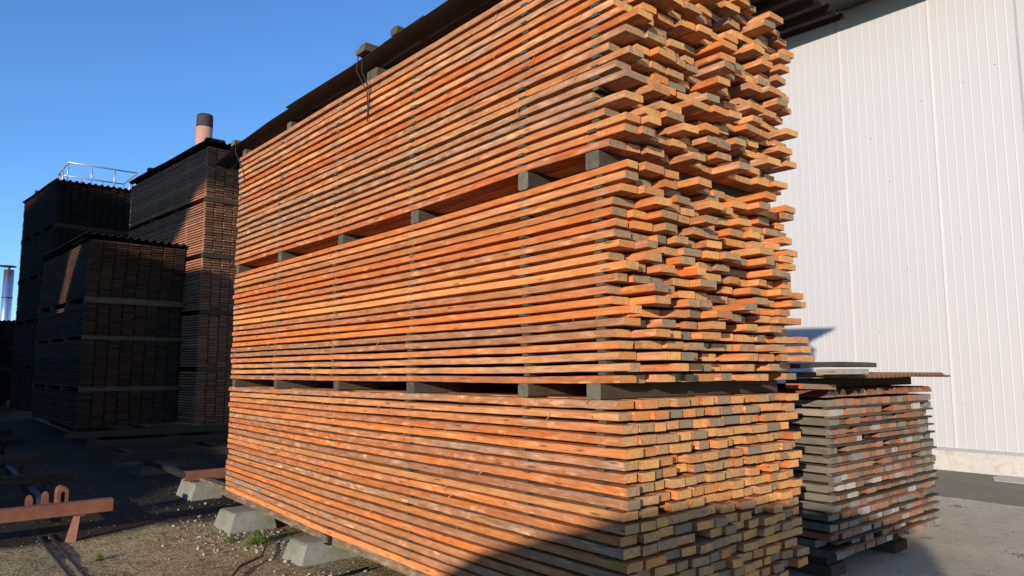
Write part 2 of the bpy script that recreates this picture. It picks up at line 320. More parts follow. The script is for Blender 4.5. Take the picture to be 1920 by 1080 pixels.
# ------------------------------------------------------------------ white warehouse
wh = empty('warehouse', (12.4, 4, 0), 'tall white ribbed metal warehouse wall on a pale concrete plinth', 'building')
WX = 12.4; yA, yB = -16.0, 42.0; prof = []
def wall_profile(y0, y1):
    pts = [(WX, y0)]; k = 0; y = 5.63 - 1.463 * math.ceil((5.63 - y0) / 1.463)
    while y < y1:
        for i in range(11):
            yy = y + i * .133; big = (i == 0)
            if yy < y0 + .03 or yy > y1 - .03: continue
            if big: pts += [(WX, yy - .030), (WX - .009, yy + .012), (WX + .010, yy + .014), (WX + .010, yy + .022), (WX, yy + .026)]
            else: pts += [(WX, yy - .016), (WX - .0040, yy + .004), (WX, yy + .010)]
            for q in (.04, .066, .092): pts += [(WX, yy + q - .006), (WX - .0006, yy + q), (WX, yy + q + .006)]
        y += 1.463
    pts.append((WX, y1)); return pts
def wall_piece(name, y0, y1):
    b = MB(); pr = wall_profile(y0, y1); n = len(pr)
    vs = [(x, y, .372) for x, y in pr] + [(x, y, 8.3) for x, y in pr]
    fs = [(i, i + 1, n + i + 1, n + i) for i in range(n - 1)]
    vs += [(WX + .12, y0, .372), (WX + .12, y1, .372), (WX + .12, y0, 8.3), (WX + .12, y1, 8.3)]
    fs += [(2 * n, 2 * n + 2, 2 * n + 3, 2 * n + 1)]
    b.add(vs, [f[::-1] for f in fs]); o = b.build(name, CLAD); o.parent = wh; o.location = (-12.4, -4, 0); return o
wall_piece('wall_cladding', 2.985, yB)
wall_piece('wall_cladding', yA, 2.955)
def whp(name, m, f):
    b = MB(); f(b); o = b.build(name, m); o.parent = wh; o.location = (-12.4, -4, 0); return o
whp('joint_flashing', FLASH, lambda b: b.box(WX - .006, WX + .05, 2.955, 2.985, .372, 8.3))
whp('base_flashing', FLASH, lambda b: (b.box(WX - .05, WX + .09, yA, yB, .335, .371)))
def plf(b):
    ys = np.linspace(yA, yB, 240)
    b.loft([[(WX - .03 + .006 * mn.noise(Vector((0, y, 0))), y, 0), (WX + .2, y, 0), (WX + .2, y, .334), (WX - .03 + .004 * mn.noise(Vector((0, y * 2, 5))), y, .334)][::-1] for y in ys])
whp('plinth', PLINTH, plf)
whp('roof_overhang', SOFFIT, lambda b: (b.box(WX - 1.3, WX - .02, yA, yB, 7.93, 8.0), b.box(WX - 1.36, WX - 1.3, yA, yB, 7.9, 8.35)))
whp('roof', BLACKSHEET, lambda b: b.box(WX - 1.3, WX + 20, yA, yB, 8.31, 8.45))
whp('side_wall', CLAD, lambda b: (b.box(WX + .13, WX + 20, yA, yA + .15, 0, 8.3), b.box(WX + .13, WX + 20, yB - .15, yB, 0, 8.3), b.box(WX + 19.8, WX + 20, yA + .15, yB - .15, 0, 8.3)))
for (y, z) in [(6.45, 5.22), (5.16, 5.5), (4.34, 5.93), (3.72, 6.05), (3.28, 6.2), (5.75, 3.4), (4.9, 4.7), (5.2, 2.2), (3.9, 3.6), (4.0, 1.05), (4.7, 3.2)]:
    whp('screw', FLASH, lambda b: b.tube([(WX - .001, y, z), (WX - .010, y, z)], .009, 6))

# ------------------------------------------------------------------ main timber stack
X0, X1, YN, YF = 2.77, 4.50, 2.41, 8.13
THK = [.0455, .0415, .041]; TH = THK[1]; SP = .0167
PITCH = TH + SP
# measured undersides and tops of the three packs along their length
ZB = [([2.4, 4.2, 5.7, 8.1], [.228, .228, .233, .275]), ([2.4, 3.25, 8.1], [1.522, 1.506, 1.473]), ([2.4, 3.1, 4.4, 5.6, 8.1], [2.763, 2.768, 2.742, 2.736, 2.74])]
ZT = [([2.4, 5, 8.1], [1.435, 1.41, 1.388]), ([2.4, 3.1, 5, 8.1], [2.670, 2.656, 2.642, 2.645]), ([2.4, 3.35, 5, 8.1], [3.935, 3.935, 3.95, 3.985])]
def rowz(k, r, y): a = float(np.interp(y, *ZB[k])); b_ = float(np.interp(y, *ZT[k])) - THK[k]; return a + (b_ - a) * r / 19.0
def board(mb, x0, x1, y0, y1, r, k, rnd, wth, fine, th=TH, tilt=0.0):
    nseg = 46 if fine else 6; rr = random.Random(int(rnd * 1e6)); rings = []
    a1, a2 = rr.random() * 9, rr.random() * 9
    wane = rr.random() < .22; wz = .35 + .4 * rr.random()
    skew = rr.uniform(-.012, .012) if not fine else rr.uniform(-.006, .006)
    for i in range(nseg + 1):
        y = y0 + (y1 - y0) * i / nseg
        zo = rowz(k, r, y) + .0030 * math.sin(y * 2.3 + a1) * math.sin(y * .7 + a2) + tilt * (i / nseg)
        rg = (.0010 + .0018 * wth) if fine else .001; dx = .0025 * math.sin(y * 1.7 + a2) + rr.uniform(-rg, rg)
        zt = zo + th + rr.uniform(-rg, rg * .4); zb = zo + rr.uniform(-rg * .4, rg * 1.2)
        sx = skew * (i == 0)
        w_ = .016 * max(0, math.sin(y * .9 + a1)) if wane else 0.0
        b_ = .0025
        rings.append([(x0 + dx, y, zb + b_), (x0 + dx + b_, y, zb), (x1 + dx - b_, y + sx, zb), (x1 + dx, y + sx, zb + b_), (x1 + dx, y + sx, zt - b_), (x1 + dx - b_, y + sx, zt), (x0 + dx + b_ + w_, y, zt), (x0 + dx, y, zt - b_ - w_ * wz)])
    mb.loft([r_[::-1] for r_ in rings][::-1] if False else rings, rnd, wth)
    if fine:      # torn fibres and splinters left by the saw, hanging at the lower arris
        for _ in range(rr.choice([0, 1, 3, 6, 12] if k != 1 else [0, 1, 2, 5])):
            y = rr.uniform(y0 + .1, y1 - .1); L = rr.uniform(.015, .055); zc = rowz(k, r, y) + rr.choice([.002, th * .5, th * .95]); w2 = .0022
            sg = rr.choice([-1, 1]); pts = []
            for t in range(5):
                u = t / 4; pts.append((x0 - .002 - .012 * math.sin(u * 2.2) * rr.uniform(.6, 1.4), y + sg * L * .6 * u, zc - L * u * u * .8))
            v_ = []
            for (a, b2, c) in pts: v_ += [(a, b2 - w2, c), (a, b2 + w2, c + w2)]
            mb.add(v_, [(2 * t, 2 * t + 1, 2 * t + 3, 2 * t + 2) for t in range(4)], (rnd + .13) % 1, .0)
PN = ['bottom', 'middle', 'top']
ind = 0; rest = MB()
for k in range(3):
    for r_ in range(20):
        z = rowz(k, r_, 2.5)
        x = X0 + rng.uniform(-.008, .008); ws = []; tot = X1 - X0 + rng.uniform(-.06, .05)
        while sum(ws) < tot - .08: ws.append(rng.choice([rng.uniform(.105, .13), rng.uniform(.12, .15), rng.uniform(.14, .175)]))
        sc = tot / sum(ws); ws = [a * sc for a in ws]
        spread = .028 if k == 0 else .105
        for c, wd in enumerate(ws):
            jit = rng.gauss(0, spread * .6)
            if c == 0: jit = rng.gauss(0, .03 if k == 0 else .065)
            elif rng.random() < (.03 if k == 0 else .09): jit += rng.uniform(.1, .4)
            elif rng.random() < .08 and k > 0: jit -= rng.uniform(.05, .12)
            jit = max(jit, -.13 if c < len(ws) - 2 else -.085)
            y0 = YN + .03 * (k == 0) + jit; y1 = YF + rng.gauss(0, .012)
            gap = rng.uniform(.003, .012) if rng.random() < .75 else rng.uniform(.012, .035)
            rnd = rng.random()
            wth = {2: rng.choice([.15, .5, .8, 1.0, 1.0, .65]), 1: rng.choice([.0, .05, .15, .3]), 0: rng.choice([.1, .3, .55, .85, 1.0])}[k]
            if k == 1 and r_ < 6: wth = .3 + .35 * rng.random()
            th = THK[k] * rng.uniform(.94, 1.02)
            if c < 5:
                mb = MB(); board(mb, x, x + wd - gap, y0, y1, r_, k, rnd, wth, c == 0, th)
                o = mb.build('board', LARCH, origin=(x, y0, z))
                look = 'greyish' if wth > .7 else ('bright' if wth < .2 else 'sawn')
                if c == 0: lab = f'{look} orange board forming the long edge of the {ORD[19 - r_]} layer down, {PN[k]} pack'
                else: lab = f'{look} orange board, {ORD[c]} end from the left, {ORD[19 - r_]} layer down, {PN[k]} pack'
                tag(o, lab, 'board', 'sawn boards in the tall orange stack'); ind += 1
            else: board(rest, x, x + wd - gap, y0, y1, r_, k, rnd, wth, False, th)
            x += wd
tag(rest.build('stacked_boards', LARCH), 'remaining orange board ends on the right of the tall stack, beyond the fifth column', 'boards', kind='stuff')

SPC = [2.575, 3.175, 4.43, 5.66, 6.90, 8.06]
n_sp = 0; sprest = MB()
for ci, yc in enumerate(SPC):
    for k in range(3):
        for r_ in range(19):
            y = yc + rng.gauss(0, .012) + (.02 if k == 2 else 0) * (4 - r_ * .3) * .3; wd = rng.uniform(.044, .062); xo = rng.uniform(-.012, .008)
            if k == 2 and rng.random() < .5: xo -= .006
            z0 = rowz(k, r_, y) + THK[k]; z1 = rowz(k, r_ + 1, y); zo = 0.0; q = n_sp < 300
            mb = MB() if q else sprest
            mb.box(X0 + xo, X1 - .01 + rng.uniform(-.04, .02), y - wd / 2, y + wd / 2, z0 + zo + .0005, z1 + zo - .0005, None, rng.random())
            if q:
                o = mb.build('spacer', SPACER, origin=(X0 + xo, y, z0 + zo))
                tag(o, f'dark spacer stick under the {ORD[18 - r_]} layer down, {PN[k]} pack, {ORD[ci]} column from the near corner', 'spacer', 'spacer sticks between the orange boards'); n_sp += 1
tag(sprest.build('spacer_sticks', SPACER), 'dark spacer sticks in the farthest column of the tall orange stack', 'spacers', kind='stuff')
# odd extra sticks low in the packs
for n_x, (k, r_, y) in enumerate([(1, 0, 6.05), (1, 1, 6.03), (1, 0, 4.85), (1, 1, 4.83), (2, 0, 5.98), (2, 1, 5.95), (0, 1, 5.0), (0, 0, 4.75)]):
    z0 = rowz(k, r_, y) + THK[k]; z1 = rowz(k, r_ + 1, y)
    mb = MB(); mb.box(X0 - .004, X1 - .3, y - .024, y + .024, z0 + .0005, z1 - .0005, None, .6)
    tag(mb.build('spacer', SPACER, origin=(X0, y, z0)), ['extra spacer just above the lowest middle-pack layer, left of the fourth column', 'extra spacer above the second-lowest middle-pack layer, left of the fourth column', 'extra spacer just above the lowest middle-pack layer, left of the third column', 'extra spacer above the second-lowest middle-pack layer, left of the third column', 'extra spacer just above the lowest top-pack layer, between fourth and fifth columns', 'extra spacer above the second-lowest top-pack layer, between fourth and fifth columns', 'upper extra spacer low in the bottom pack, left of the third column', 'lower extra spacer low in the bottom pack, left of the third column'][n_x], 'spacer', 'extra spacer sticks')

# squared bearers between the packs
for k, (zb, zt), tx in ((1, (1.41, 1.525), 'middle'), (2, (2.672, 2.77), 'top')):
    for i, (y, wd) in enumerate([(2.61, .10), (3.17, .09), (4.40, .10), (5.58, .09), (6.86, .09), (8.05, .09)]):
        z0 = rowz(k - 1, 19, y) + THK[k - 1] + .0008; z1 = rowz(k, 0, y) - .0008
        xo = rng.uniform(-.02, .012)
        mb = MB(); mb.box(X0 + xo, X1 + rng.uniform(-.05, .1), y - wd / 2, y + wd / 2, z0, z1, rng.random(), rng.random(), ch=.012 if i % 2 else .006)
        tag(mb.build('bearer', BEARER, origin=(X0 + xo, y, z0)), f'grey squared bearer carrying the {tx} pack, {ORD[i]} from the near corner', 'bearer', 'squared bearers between the packs')
# bearers under the roof sheets
for i, (y, wd) in enumerate([(3.3, .1), (5.08, .17), (6.8, .1), (8.05, .1)]):
    mb = MB(); z0 = rowz(2, 19, y) + THK[2] + .001
    mb.box(X0 + (-.0 if i == 1 else .02), X1 + .1, y - wd / 2, y + wd / 2, z0, z0 + .085, None, .9, ch=.006)
    tag(mb.build('roof_bearer', BEARER, origin=(X0, y, z0)), f'grey timber bearer under the dark roof sheets, {ORD[i]} from the near end', 'bearer', 'bearers under the stack roof')
# roof sheets
def corr_sheet(mb, x0, x1, y0, y1, zf, pitch, amp, th=.004, ny=14, trapez=False, flat=0.0):
    n = int((x1 - x0) / pitch * 8); xs = [x0 + (x1 - x0) * i / n for i in range(n + 1)]
    top, bot = [], []
    for j in range(ny + 1):
        y = y0 + (y1 - y0) * j / ny
        for x in xs:
            s_ = math.sin(2 * math.pi * (x - x0) / pitch)
            if trapez: s_ = max(-1, min(1, s_ * 2.2))
            z = zf(x, y) + amp * s_ * min(1, max(0, (x - x0 - flat) / .05) if flat else 1); top.append((x, y, z + th)); bot.append((x, y, z))
    m_ = n + 1; N = len(top); fs = []
    for j in range(ny):
        for i in range(n):
            a = j * m_ + i; fs.append((a, a + 1, a + 1 + m_, a + m_)); fs.append((N + a, N + a + m_, N + a + 1 + m_, N + a + 1))
    for i in range(n): fs.append((i, N + i, N + i + 1, i + 1)); a = ny * m_ + i; fs.append((a, a + 1, N + a + 1, N + a))
    for j in range(ny): a = j * m_; fs.append((a, a + m_, N + a + m_, N + a)); a += n; fs.append((a, N + a, N + a + m_, a + m_))
    mb.add(top + bot, fs, smooth=False)
def mroof(x, y): return 4.052 + .006 * (y - 3) + .012 * math.sin(y * 2.1) + .008 * mn.noise(Vector((x * 2, y * 2, 0))) 
for i, (a, b_, lab, xl) in enumerate([(6.4, 8.78, 'dark corrugated roof sheet drooping over the far end of the orange stack', 2.69),
                                      (4.15, 6.6, 'dark corrugated roof sheet over the middle of the orange stack, held by timber blocks', 2.665),
                                      (2.15, 4.35, 'dark corrugated roof sheet over the near end of the orange stack, ribs showing', 2.67)]):
    mb = MB(); corr_sheet(mb, xl, 4.86, a, b_, lambda x, y: mroof(x, y) + .035 * max(0, (2.85 - x) / .18) ** 1.5 + .004 * (i % 2) + (.0 if y < 8.1 else -.10 * (y - 8.1)), .19, .017, trapez=True, flat=.14)
    tag(mb.build('roof_sheet', DARKSHEET, origin=(xl, a, 4.0)), lab, 'roof sheet', 'dark roof sheets on the tall orange stack')
# timber blocks weighing down the roof
mb = MB(); mb.box(2.62, 3.1, 4.93, 5.08, 4.112, 4.152, None, .9, ch=.004); mb.box(2.64, 3.0, 4.95, 5.06, 4.153, 4.19, None, .9, ch=.004)
tag(mb.build('weight_block', BEARER, origin=(2.7, 5.0, 4.11)), 'grey timber block tied on the roof edge above the hanging wire', 'timber block')
mb = MB(); mb.box(2.66, 3.2, 4.50, 4.60, 4.112, 4.17, None, .1, ch=.01)
tag(mb.build('weight_block', SPACER, origin=(2.7, 4.55, 4.11)), 'small dark timber block on the roof edge, right of the grey one', 'timber block')
mb = MB(); mb.box(2.66, 3.1, 8.0, 8.12, 4.095, 4.15, None, .9, ch=.006)
tag(mb.build('weight_block', BEARER, origin=(2.7, 8.06, 4.1)), 'grey timber block on the roof at the far end of the orange stack', 'timber block')
def wire(pts, lab, r=.004):
    mb = MB()
    for q in pts: mb.tube(q, r, 6)
    tag(mb.build('tie_wire', WIRE, origin=pts[0][0]), lab, 'wire', 'tie wires hanging from the roof')
wire([[(2.655, 5.10, 4.16), (2.645, 5.105, 4.0), (2.75, 5.115, 3.85), (2.755, 5.11, 3.72), (2.75, 5.10, 3.6)], [(2.66, 5.06, 4.16), (2.67, 5.06, 3.98), (2.755, 5.075, 3.86), (2.757, 5.10, 3.72), (2.752, 5.105, 3.6)]], 'black wire loop hanging down the orange boards from the roof block', .0045)
wire([[(2.67, 8.0, 4.12), (2.67, 7.99, 4.0), (2.76, 7.97, 3.8), (2.757, 7.90, 3.62)]], 'thin black wire hanging at the far upper corner of the orange stack')
wire([[(2.67, 2.83, 4.1), (2.675, 2.83, 4.0), (2.762, 2.84, 3.9), (2.762, 2.84, 3.78)]], 'short black wire at the top of the stack near the right corner', .005)
# blue paint marks: thin crayon strokes on two low boards
for (y, r_, L) in [(7.62, 2, .42), (8.0, 3, .1), (7.2, 2, .12)]:
    z = rowz(0, r_, y); mb = MB()
    nn = 14; v_ = []; 
    for i in range(nn + 1):
        yy = y - L / 2 + L * i / nn; h1 = .008 + .006 * rng.random(); h2 = TH - .006 - .008 * rng.random(); v_ += [(X0 - .0125, yy, z + h1), (X0 - .0125, yy, z + h2)]
    mb.add(v_, [(2 * i, 2 * i + 1, 2 * i + 3, 2 * i + 2) for i in range(nn) if rng.random() < .8])
    o = mb.build('paint_mark', PAINT, origin=(X0, y, z)); PM = o
    tag(o, 'faded blue crayon smear on the lowest boards near the far end' if L > .2 else ('tiny blue crayon mark at the far lower corner' if y > 7.9 else 'small blue crayon dash right of the long smear'), 'paint mark', 'blue crayon marks')

# ------------------------------------------------------------------ foundations
FB = wood_mat('foundation_beam_wood', [(.24, .16, .095), (.28, .19, .12)], (.20, .18, .13), (.2, .15, .1), (.12, .1, .07))
def beam(x0, x1, y0, y1, z0, z1, m, name, lab, cat, group=None, rise=0.0):
    mb = MB()
    if y1 - y0 > x1 - x0:
        n = 12; ys = np.linspace(y0, y1, n)
        dz = lambda y: rise * (y - y0) / (y1 - y0)
        mb.loft([[(x0, y, z0 + dz(y)), (x1, y, z0 + dz(y)), (x1, y, z1 + dz(y)), (x0, y, z1 + dz(y))] for y in ys], rng.random(), .5)
    else: mb.box(x0, x1, y0, y1, z0, z1, None, .5, ch=.004)
    return tag(mb.build(name, m, origin=((x0 + x1) / 2, y0, z0)), lab, cat, group)
beam(2.785, 2.87, 2.45, 5.60, .158, .226, FB, 'foundation_beam', 'long greyish beam under the near half of the orange stack', 'beam', 'beams under the orange stack')
beam(2.785, 2.87, 5.72, 8.35, .160, .229, FB, 'foundation_beam', 'long greyish beam under the far half of the orange stack', 'beam', 'beams under the orange stack', rise=.04)
beam(4.30, 4.38, 2.45, 8.35, .150, .226, FB, 'foundation_beam', 'greyish beam under the right side of the orange stack', 'beam', 'beams under the orange stack')
def channel(x0, x1, y, z0, z1, w_, lab, m=RUST):       # U-channel along X, open to the right-hand side
    t = .008; mb = MB()
    mb.box(x0, x1, y, y + t, z0, z1); mb.box(x0, x1, y + t, y + w_, z0, z0 + t); mb.box(x0, x1, y + t, y + w_, z1 - t, z1)
    return tag(mb.build('steel_channel', m, origin=(x0, y, z0)), lab, 'steel channel', 'rusty steel cross channels')
channel(2.755, 4.45, 5.61, .150, .229, .08, 'dark steel channel end poking out under the orange stack', DARKSHEET)
def block(x, y, z1, lab, wx=.6, wy=.42, m=BLOCKC):      # x, y = the corner nearest the camera, on the ground
    mb = MB(); rr = random.Random(int(y * 100)); rings = []
    for (t, z) in ((0, -.05), (0, .01), (.012, z1 * .35), (.028, z1 * .75), (.036, z1 - .012), (.05, z1)):
        c = .022; a0, a1, b0, b1 = x + t * 1.3, x + wx - t, y + t, y + wy - t
        a0 += rr.uniform(-.006, .006); pr = [(a0 + c, b0), (a1 - c, b0), (a1, b0 + c), (a1, b1 - c), (a1 - c, b1), (a0 + c, b1), (a0, b1 - c), (a0, b0 + c)]
        rings.append([(p_ + rr.uniform(-.005, .005), q + rr.uniform(-.005, .005), z) for p_, q in pr])
    mb.loft(rings); return tag(mb.build('concrete_block', m, origin=(x, y, 0)), lab, 'concrete block', 'concrete footing blocks')
block(2.50, 7.22, .18, 'mossy concrete block under the far left corner of the orange stack', .50, .46)
block(2.56, 5.70, .158, 'grey concrete block with sunlit slanted faces under the orange stack, nearest the camera', .55, .38)
block(2.58, 3.2, .15, 'concrete block under the near end of the orange stack, low at the frame edge')
block(4.1, 3.2, .15, 'concrete block under the near right corner of the orange stack')
block(4.1, 5.71, .15, 'concrete block deep under the middle of the orange stack')
block(4.1, 7.24, .15, 'concrete block under the far right corner of the orange stack')
block(2.74, 9.28, .20, 'sunlit mossy concrete block behind the far end of the orange stack', .4, .6)
block(2.75, 11.8, .14, 'dark concrete block in the shade below the rails, nearer one', m=SHADEBLOCK)
block(2.75, 13.0, .14, 'dark concrete block in the shade below the rails, farther one', m=SHADEBLOCK)
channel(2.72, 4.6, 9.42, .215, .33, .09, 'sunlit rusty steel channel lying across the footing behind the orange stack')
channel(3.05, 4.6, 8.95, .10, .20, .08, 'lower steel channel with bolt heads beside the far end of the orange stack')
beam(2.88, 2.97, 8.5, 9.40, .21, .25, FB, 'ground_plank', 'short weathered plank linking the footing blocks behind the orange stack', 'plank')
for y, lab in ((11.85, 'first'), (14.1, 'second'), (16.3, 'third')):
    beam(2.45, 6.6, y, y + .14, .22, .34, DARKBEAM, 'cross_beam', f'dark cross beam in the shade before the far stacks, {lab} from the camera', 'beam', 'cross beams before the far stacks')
for x, lab in ((2.9, 'left'), (4.35, 'right')):
    beam(x, x + .08, 9.55, 24, .15, .215, DARKSHEET, 'steel_rail', f'{lab} rusty rail running back under the far stacks', 'rail', 'rails under the far stacks')

# cross beams of the empty foundation at the left
def lbeam(y, x1, z0, z1, lab, m=RUST, w_=.12):
    e_ = empty('foundation_beam', (x1, y, 0), lab, 'beam', 'rusty cross beams of the empty foundation')
    b = MB(); b.box(-3.0, 0, 0, w_, z0, z1, None, .3, ch=.006); b.build('beam', m, e_)
    for xx in (-.32, -2.6): 
        f_ = MB(); f_.loft([[(xx - .06, .02, 0.0), (xx + .02, -.03, 0.0), (xx + .06, .10, 0.0)], [(xx + .0, .03, z0 - .004), (xx + .05, .0, z0 - .004), (xx + .05, .09, z0 - .004)]]); f_.box(xx - .0, xx + .09, .0, .10, z0 - .012, z0 - .002); f_.build('foot', m, e_)
    return e_
lbeam(7.85, 1.62, .235, .35, 'nearest rusty cross beam at the left, its top edge catching the sun')
lbeam(10.25, 1.67, .235, .34, 'dark rusty cross beam, second from the camera at the left', DARKBEAM)  # beams behind the sunlit one get darker wood to paint their shade
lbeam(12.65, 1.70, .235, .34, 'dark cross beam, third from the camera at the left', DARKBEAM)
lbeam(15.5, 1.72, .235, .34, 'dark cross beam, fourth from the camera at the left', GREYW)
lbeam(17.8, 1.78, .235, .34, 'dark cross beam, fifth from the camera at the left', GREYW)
lbeam(20.6, 1.95, .55, .68, 'farthest cross beam at the left, raised and slightly greenish', BEARER)
for x, lab in ((1.18, 'right'), (-1.6, 'left')):
    beam(x, x + .07, 8.2, 24, .13, .222, DARKSHEET, 'steel_rail', f'{lab} rusty rail carrying the cross beams at the left', 'rail', 'rails of the empty foundation')
# curved rail chairs behind the nearest beam
for i, (x, y, lab) in enumerate([(1.00, 8.35, 'left curved steel chair behind the nearest beam'), (1.15, 8.5, 'middle curved steel chair behind the nearest beam'), (1.33, 8.7, 'right hooked steel chair behind the nearest beam')]):
    mb = MB(); n = 9; hw = .03 if i < 2 else .05
    pts = [(x + .045 * math.cos(t), z) for t, z in [(math.pi, 0), (math.pi, .2)]]
    outer = [(x - hw, .15), (x - hw, .30)] + [(x - hw * math.cos(a_), .33 + .055 * math.sin(a_)) for a_ in np.linspace(0, math.pi, 8)] + [(x + hw, .30), (x + hw, .15)]
    inner = [(x - .02, .15), (x - .02, .28)] + [(x - .02 * math.cos(a_), .31 + .03 * math.sin(a_)) for a_ in np.linspace(0, math.pi, 8)] + [(x + .02, .28), (x + .02, .15)]
    L = .05 if i < 2 else .18
    if i < 2: mb.loft([[(a_ + (x - a_) * t, yy, b_) for a_, b_ in outer] for t, yy in ((.0, y + .03), (.0, y))])
    else: mb.loft([[(a_, yy, b_), (c_, yy, d_), (c_, yy + L, d_), (a_, yy + L, b_)] for (a_, b_), (c_, d_), yy in zip(outer, inner, [y] * len(outer))])
    tag(mb.build('rail_chair', RUST, origin=(x, y, 0)), lab, 'rail chair', 'curved steel chairs')
# sunken rails in the yard
for x, lab in ((1.07, 'left'), (1.16, 'right')):
    beam(x, x + .022, 2.0, 8.25, -.03, .016, WIRE, 'sunken_rail', f'{lab} narrow dark rail sunk in the gravel at lower left', 'rail', 'rails sunk in the gravel')

LATHR = wood_mat('reddish_lath_wood', [(.22, .09, .05), (.28, .13, .08)], (.16, .12, .09), (.15, .1, .07), (.1, .07, .05), axis='X', pales=0)
# ------------------------------------------------------------------ low weathered stack on the right
SX0, SX1, SYN, SYF = 5.27, 7.25, 2.63, 6.0
SR = 17; sp_ = (1.375 - .195) / SR; sth = .051
for r_ in range(SR):
    z = .195 + r_ * sp_; nb = 13; x = SX0 + rng.uniform(-.03, .03) + .02 * (r_ < 3); wtot = SX1 - SX0 + rng.uniform(-.05, .05)
    ws = [rng.uniform(.11, .17) for _ in range(nb)]; s_ = wtot / sum(ws)
    lean = .05 * math.sin(r_ * .5)
    for c, wd in enumerate(ws):
        wd *= s_; rnd = rng.random(); q = rng.random()
        edge = c == 0 or c >= nb - 2
        m_ = (GREENOLD if q < .8 else (PALEOLD if q < .88 else OLDWOOD)) if edge else (PALEOLD if q < .13 else (GREENOLD if q < .25 else OLDWOOD))
        look = {'green_grey_plank_wood': 'greenish grey', 'pale_plank_wood': 'pale', 'weathered_plank_wood': 'reddish brown'}[m_.name]
        y0 = SYN + rng.gauss(0, .012) + (rng.uniform(.05, .2) if rng.random() < .06 else 0); y1 = SYF + rng.gauss(0, .03)
        gp = rng.uniform(.010, .034)
        mb = MB(); th = sth * rng.uniform(.9, 1.04)
        mb.loft([[(x, yy, z), (x + wd - gp, yy, z), (x + wd - gp, yy, z + th), (x, yy, z + th)] for yy in (y0, y0 + 1, y1)], rnd, rng.random())
        tag(mb.build('weathered_plank', m_, origin=(x, y0, z)), f'{look} plank end, {ORD[c]} from the left, {ORD[SR - 1 - r_]} layer down in the low stack', 'plank', 'weathered planks in the low right stack')
        x += wd
    if r_ < SR - 1:
        for i, yc in enumerate((SYN + .002, 4.3)):
            mb = MB(); yy = yc + rng.uniform(-.012, .012); dz = z + sth * 1.04
            mb.box(SX0 - rng.uniform(-.03, .03), SX1 + rng.uniform(-.08, .0), yy - .03, yy + .015, dz, z + sp_ - .0005, None, .8)
            if i == 0: tag(mb.build('lath', LATHR if rng.random() < .4 else SPACER, origin=(SX0, yy, dz)), f'thin dark lath running across the low stack under its {ORD[SR - 2 - r_]} plank layer', 'lath', 'laths in the low right stack')
            else: tag(mb.build('lath', BEARER, origin=(SX0, yy, dz)), f'inner lath hidden behind the front one under the {ORD[SR - 2 - r_]} plank layer', 'lath', 'inner laths in the low right stack')
# prism-like top row of edge boards
mb = MB(); x = SX0 - .05; k = 0
while x < SX1 - .06:
    wd = rng.uniform(.12, .16); z0 = 1.378; h_ = rng.uniform(.04, .06); mb = MB(); rnd = rng.random()
    y0 = SYN + rng.gauss(0, .02)
    mb.loft([[(x, yy, z0), (x + wd, yy, z0), (x + wd * .8, yy, z0 + h_ * .75), (x + wd * .45, yy, z0 + h_), (x + wd * .1, yy, z0 + h_ * .4)] for yy in (y0, SYF)], rnd, .4)
    tag(mb.build('weathered_plank', OLDWOOD, origin=(x, y0, z0)), f'humped reddish slab end on top of the low stack, {ORD[k]} from the left', 'plank', 'humped slabs on top of the low stack'); k += 1
    x += wd + .008
for i, (x, y) in enumerate([(5.6, 2.95), (6.75, 2.95), (5.6, 5.2), (6.75, 5.2)]):
    mb = MB(); mb.box(x - .12, x + .12, y - .2, y + .2, .007, .10, None, .5, ch=.01); mb.box(x - .10, x + .10, y - .16, y + .16, .1005, .19, None, .5)
    tag(mb.build('support_block', SPACER, origin=(x, y, 0)), ['dark support block under the near left of the low stack', 'dark support block jutting under the near right of the low stack', 'dark support block under the far left of the low stack', 'dark support block under the far right of the low stack'][i], 'block', 'support blocks of the low stack')
mb = MB(); mb.box(5.2, 7.3, 2.8, 2.9, 1.44, 1.515, None, .2, ch=.006); tag(mb.build('bearer', SPACER, origin=(5.2, 2.8, 1.44)), 'dark bearer in the shade under the rusty roof of the low stack', 'bearer')
mb = MB(); mb.box(5.2, 7.3, 5.0, 5.1, 1.44, 1.515, None, .2, ch=.006); tag(mb.build('bearer', SPACER, origin=(5.2, 5.0, 1.44)), 'rear dark bearer under the rusty roof of the low stack', 'bearer')
def sroof(x, y): return 1.537 - .008 * max(0, x - 6.6) + .006 * math.sin(x * 3)
mb = MB(); corr_sheet(mb, 5.0, 7.05, 2.42, 5.6, sroof, .082, .013, ny=4); tag(mb.build('roof_sheet', RUSTSHEET, origin=(5.0, 2.42, 1.5)), 'rusty corrugated sheet covering the low stack, wavy front edge', 'roof sheet')
mb = MB(); corr_sheet(mb, 6.75, 7.78, 2.62, 5.7, lambda x, y: 1.532 - .016 * (x - 6.75), .082, .009, ny=4); mb.build
for o_ in [mb.build('roof_sheet', RUSTSHEET, origin=(6.7, 2.62, 1.5))]: tag(o_, 'thinner rusty sheet jutting past the right side of the low stack', 'roof sheet')
mb = MB(); corr_sheet(mb, 4.9, 6.15, 2.62, 5.3, lambda x, y: 1.592 + .016 * math.sin((x - 4.9) * 2.0), .5, .001, th=.036, ny=3)
tag(mb.build('cover_sheet', BLACKSHEET, origin=(4.9, 2.75, 1.6)), 'dark bowed cover sheet lying on top of the rusty sheet', 'cover sheet')
mb = MB(); mb.loft([[(4.72, 2.28, 1.555), (4.72, 2.41, 1.555), (4.72, 2.41, 1.590), (4.72, 2.28, 1.590)], [(5.22, 2.28, 1.555), (5.42, 2.41, 1.555), (5.42, 2.41, 1.590), (5.22, 2.28, 1.590)]][::-1], .3, .8)
tag(mb.build('loose_plank', PALEOLD, origin=(4.75, 2.3, 1.55)), 'short whitish plank with slanted end on the corner of the rusty roof', 'plank')
